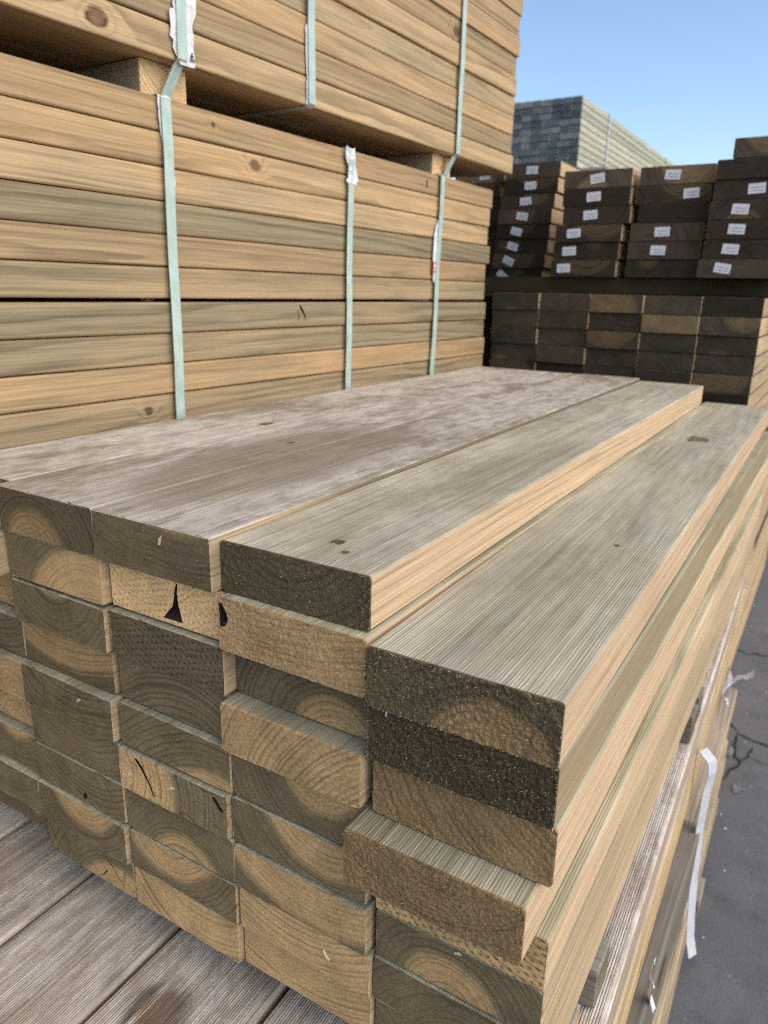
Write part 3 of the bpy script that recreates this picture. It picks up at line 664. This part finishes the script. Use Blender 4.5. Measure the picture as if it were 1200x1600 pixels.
# what the left stack stands on: one more pack down to the ground
lb = empty('timber_pack', (lowp.location.x, lowp.location.y, .05), -A); tag(lb, 'bottom pack of the left stack, mostly hidden behind the loose planks', 'timber pack', 'timber packs')
hb = lowp.location.z-.05-.052; nb = int(hb/.0475)
for r in range(nb):
    for c in (0, 1, 4):
        o = link('plank', lowp.children[0].data, lb, (-.0697-c*.14, rnd.uniform(-.01, .01), r*hb/nb)); rprops(o, rnd)
for nm, zz, grp in (('under', .001, 'ground'), ('over', .05+hb+.0005, 'between')):
    for k, s in enumerate((.2, 1.2, 2.1)):
        p = lb.matrix_basis @ Vector((-.01, s, 0)); g = link('bearer', gl_me, None, (p.x, p.y, zz), R_(90)-A); rprops(g, rnd)
        tag(g, ('ground bearer' if nm == 'under' else 'bearer between the two lowest packs')+' of the left stack, '+('near end', 'middle', 'far end')[k], 'bearer', 'bearers of the left stack')

# ------------------------------------------------------------------ rear dark stacks
RD = random.Random(5)
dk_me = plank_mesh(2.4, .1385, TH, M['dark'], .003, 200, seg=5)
def dark_props(o, rg, val=None):
    rprops(o, rg); o['tone'] = [rg.choice((0, .0, .03, .045, .09)), (.35+.6*val) if val else rg.uniform(.45, 1.45), 0]; o['shade'] = [rg.uniform(.8, 1.1), rg.uniform(0, .5), .4]
    o['pith'] = [rg.uniform(-.05, .05), rg.choice((-.02, .06, .1)), rg.uniform(.005, .008)]
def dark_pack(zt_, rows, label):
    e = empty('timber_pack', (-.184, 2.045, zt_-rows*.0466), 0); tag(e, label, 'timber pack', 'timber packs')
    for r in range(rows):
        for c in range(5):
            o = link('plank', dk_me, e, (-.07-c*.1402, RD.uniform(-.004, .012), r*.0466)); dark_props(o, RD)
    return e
DP = G+.004
dark_pack(DP, 9, 'dark stained pack of planks in five columns behind the loose stack')
b_me = plank_mesh(.82, .09, .0445, M['dark'], .003, 210, seg=3)
zz = DP-9*.0466
bl = [('crosswise bearer under the near ends of the tagged dark planks', 2.20, DP+.0005, -1.16, 1.2), ('crosswise bearer further back under the tagged dark planks', 3.6, DP+.0005, -1.16, 1.2)]
b3 = plank_mesh(1.15, .10, .0445, M['dark'], .003, 211, seg=4)
for lb_, yy, z0, x0, _ in bl:
    o = link('bearer', b3, None, (x0-.05, yy+.06, z0), -R_(90)); dark_props(o, RD, .6); o['shade'] = [.12, .9, .5]; tag(o, lb_, 'bearer', 'bearers under the tagged planks')
for k, yy in enumerate((2.25, 4.1)):
    o = link('bearer', b_me, None, (-.184-.80, yy, zz-.0455), -R_(90)); dark_props(o, RD); tag(o, ('near', 'far')[k]+' bearer under the dark five-column pack', 'bearer', 'bearers of the rear stack')
dark_pack(zz-.0465, 10, 'second dark pack down in the rear stack')
zz2 = zz-.0465-10*.0466
for k, yy in enumerate((2.25, 4.1)):
    o = link('bearer', b_me, None, (-.184-.80, yy, zz2-.0455), -R_(90)); dark_props(o, RD); tag(o, ('near', 'far')[k]+' bearer in the lower gap of the rear stack', 'bearer', 'bearers of the rear stack')
n3 = int((zz2-.0465-.002)/.0466); dark_pack(zz2-.0465, n3, 'lowest dark pack of the rear stack, on the asphalt')
e = empty('timber_pack', (-.885, 2.43, DP+.0315-.0466*27)); tag(e, 'dark pack behind the corner of the left stack, carrying tagged planks', 'timber pack', 'timber packs')
for r in range(27):
    for c in range(3):
        if 0 < c < 2 and r < 26: continue
        o = link('plank', dk_me, e, (-.07-c*.1402, RD.uniform(-.004, .012), r*.0466)); dark_props(o, RD, .5)
for k, yy in enumerate((2.5, 4.3)):
    o = link('bearer', b_me, None, (-.885-.62, yy, DP+.0315-.0466*27-.0455), -R_(90)); dark_props(o, RD); tag(o, ('near', 'far')[k]+' bearer under the dark corner pack', 'bearer', 'bearers of the rear stack')
# tagged wide planks
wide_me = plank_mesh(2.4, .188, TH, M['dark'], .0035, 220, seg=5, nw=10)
wane_pr = None
tag_v = [(sx*.0195, dy, sz*.0118) for dy in (0, -.0004) for sx, sz in ((-1, -1), (1, -1), (1, 1), (-1, 1))]
tag_me = mesh('end_tag', tag_v, [(4, 5, 6, 7), (3, 2, 1, 0), (0, 1, 5, 4), (1, 2, 6, 5), (2, 3, 7, 6), (3, 0, 4, 7)], M['tag'])
CN = ['column half hidden by left packs', 'leftmost full column', 'middle column', 'column right of the middle', 'column at the right edge']
def wcol(ci, x_l, y0, zb, rows):
    """rows bottom to top: (dx, tag dx or None, tag tilt, value)"""
    n = len(rows)
    for i, (dx, tx, tilt, val) in enumerate(rows):
        o = link('plank', wide_me, None, (x_l+.094+dx, y0+RD.uniform(-.006, .006), zb+i*.0468), R_(RD.uniform(-.3, .3)))
        dark_props(o, RD, val); k = n-i
        if tx is not None:
            t = link('end_tag', tag_me, o, (tx, -.0012, .0235)); t.rotation_euler = (0, R_(tilt), 0)
        lab = ('dark plank with white end tag, ' if tx is not None else 'dark untagged plank, ')+('top of ' if k == 1 else ORD[k]+' from top, ')+CN[ci]
        tag(o, lab, 'plank', 'tagged planks of the rear stack')
BZ = DP+.0455
wcol(0, -1.29, 2.56, BZ-.0135, [(0, None, 0, .5)]*2+[(0, None, 0, .6)]*3+[(.004, None, 0, .5), (.0, None, 0, .7), (.012, .02, 0, 1.6)])
wcol(1, -1.098, 2.50, BZ-.0135, [(0, -.05, 38, .35), (.008, -.035, 22, .6), (.012, -.03, 18, .4), (.016, -.022, 14, .4), (.020, -.008, 6, .5), (.024, -.006, -4, .9), (.032, .0, -2, .4), (.036, -.002, 0, 1.7)])
wcol(2, -.772, 2.185, BZ, [(0, -.055, -2, .6), (.003, -.046, -3, .5), (.008, -.04, -3, .55), (.026, -.015, -4, .9), (.022, -.006, -4, .4), (.020, .0, -8, 1.9)])
wcol(3, -.558, 2.19, BZ, [(0, None, 0, .7), (.002, -.014, 2, 1.5), (.004, -.01, -2, 1.6), (.020, None, 0, .4), (.006, .048, -3, .9), (.012, -.01, 3, 1.9)])
wcol(4, -.362, 2.15, BZ, [(0, -.035, 8, 1.7), (.006, -.03, 4, .8), (.008, -.024, 3, .6), (.008, -.022, 4, 1.2), (.012, .004, -3, .8), (.012, None, 0, .6), (.045, .062, 0, 1.6)])

# ------------------------------------------------------------------ far pale pack
PY = 6.9; PXL = -2.905; PZ = G+1.075
pk = empty('batten_pack', (PXL, PY, PZ)); tag(pk, 'far pack of pale green battens with blue-grey ends, high against the sky', 'timber pack', 'timber packs')
bt_me = plank_mesh(5.4, .0845, .0505, M['pale'], .004, 300, seg=4, nw=2, nh=1)
for r in range(10):
    for c in range(7):
        o = link('batten', bt_me, pk, (.045+c*.0912, RD.uniform(-.006, .006), r*.0560)); rprops(o, RD)
        o['tone'] = [RD.choice((0, .0, .2)), RD.uniform(.8, 1.4), 0]; o['shade'] = [RD.uniform(.85, 1.1), RD.uniform(0, .9), .4]
for s in (.83, 3.4):
    ribbon('strap', [(.0, s, 10*.0560-.003), (.641, s, 10*.0560-.003), (.643, s, .3), (.643, s, -.002), (.3, s, -.003)], (0, 1, 0), .032, M['strap_white'], pk, .002)
for s in (.12, 1.5, 3.8):
    g = link('bearer', bear_me, None, (PXL-.1, PY+s, PZ-.134), -R_(90)); rprops(g, RD); g['shade'] = [1.1, .3, .3]
    tag(g, {.12: 'bearer under the near end of the far pale pack', 1.5: 'bearer under the middle of the far pale pack', 3.8: 'bearer under the far end of the far pale pack'}[s], 'bearer', 'bearers of the far pack')
bk_me = plank_mesh(5.2, .30, .295, M['pale'], .01, 310, seg=4)
hv = PZ-.136; nv = 8
bk = empty('timber_pack', (PXL-.05, PY+.15, .002)); tag(bk, 'tall block of heavy pale timbers carrying the far batten pack', 'timber pack', 'timber packs')
for r in range(nv):
    for c in range(2):
        o = link('timber', bk_me, bk, (.2+c*.302, 0, r*hv/nv)); o.scale = (1, 1, (hv/nv)/.2955); rprops(o, RD)
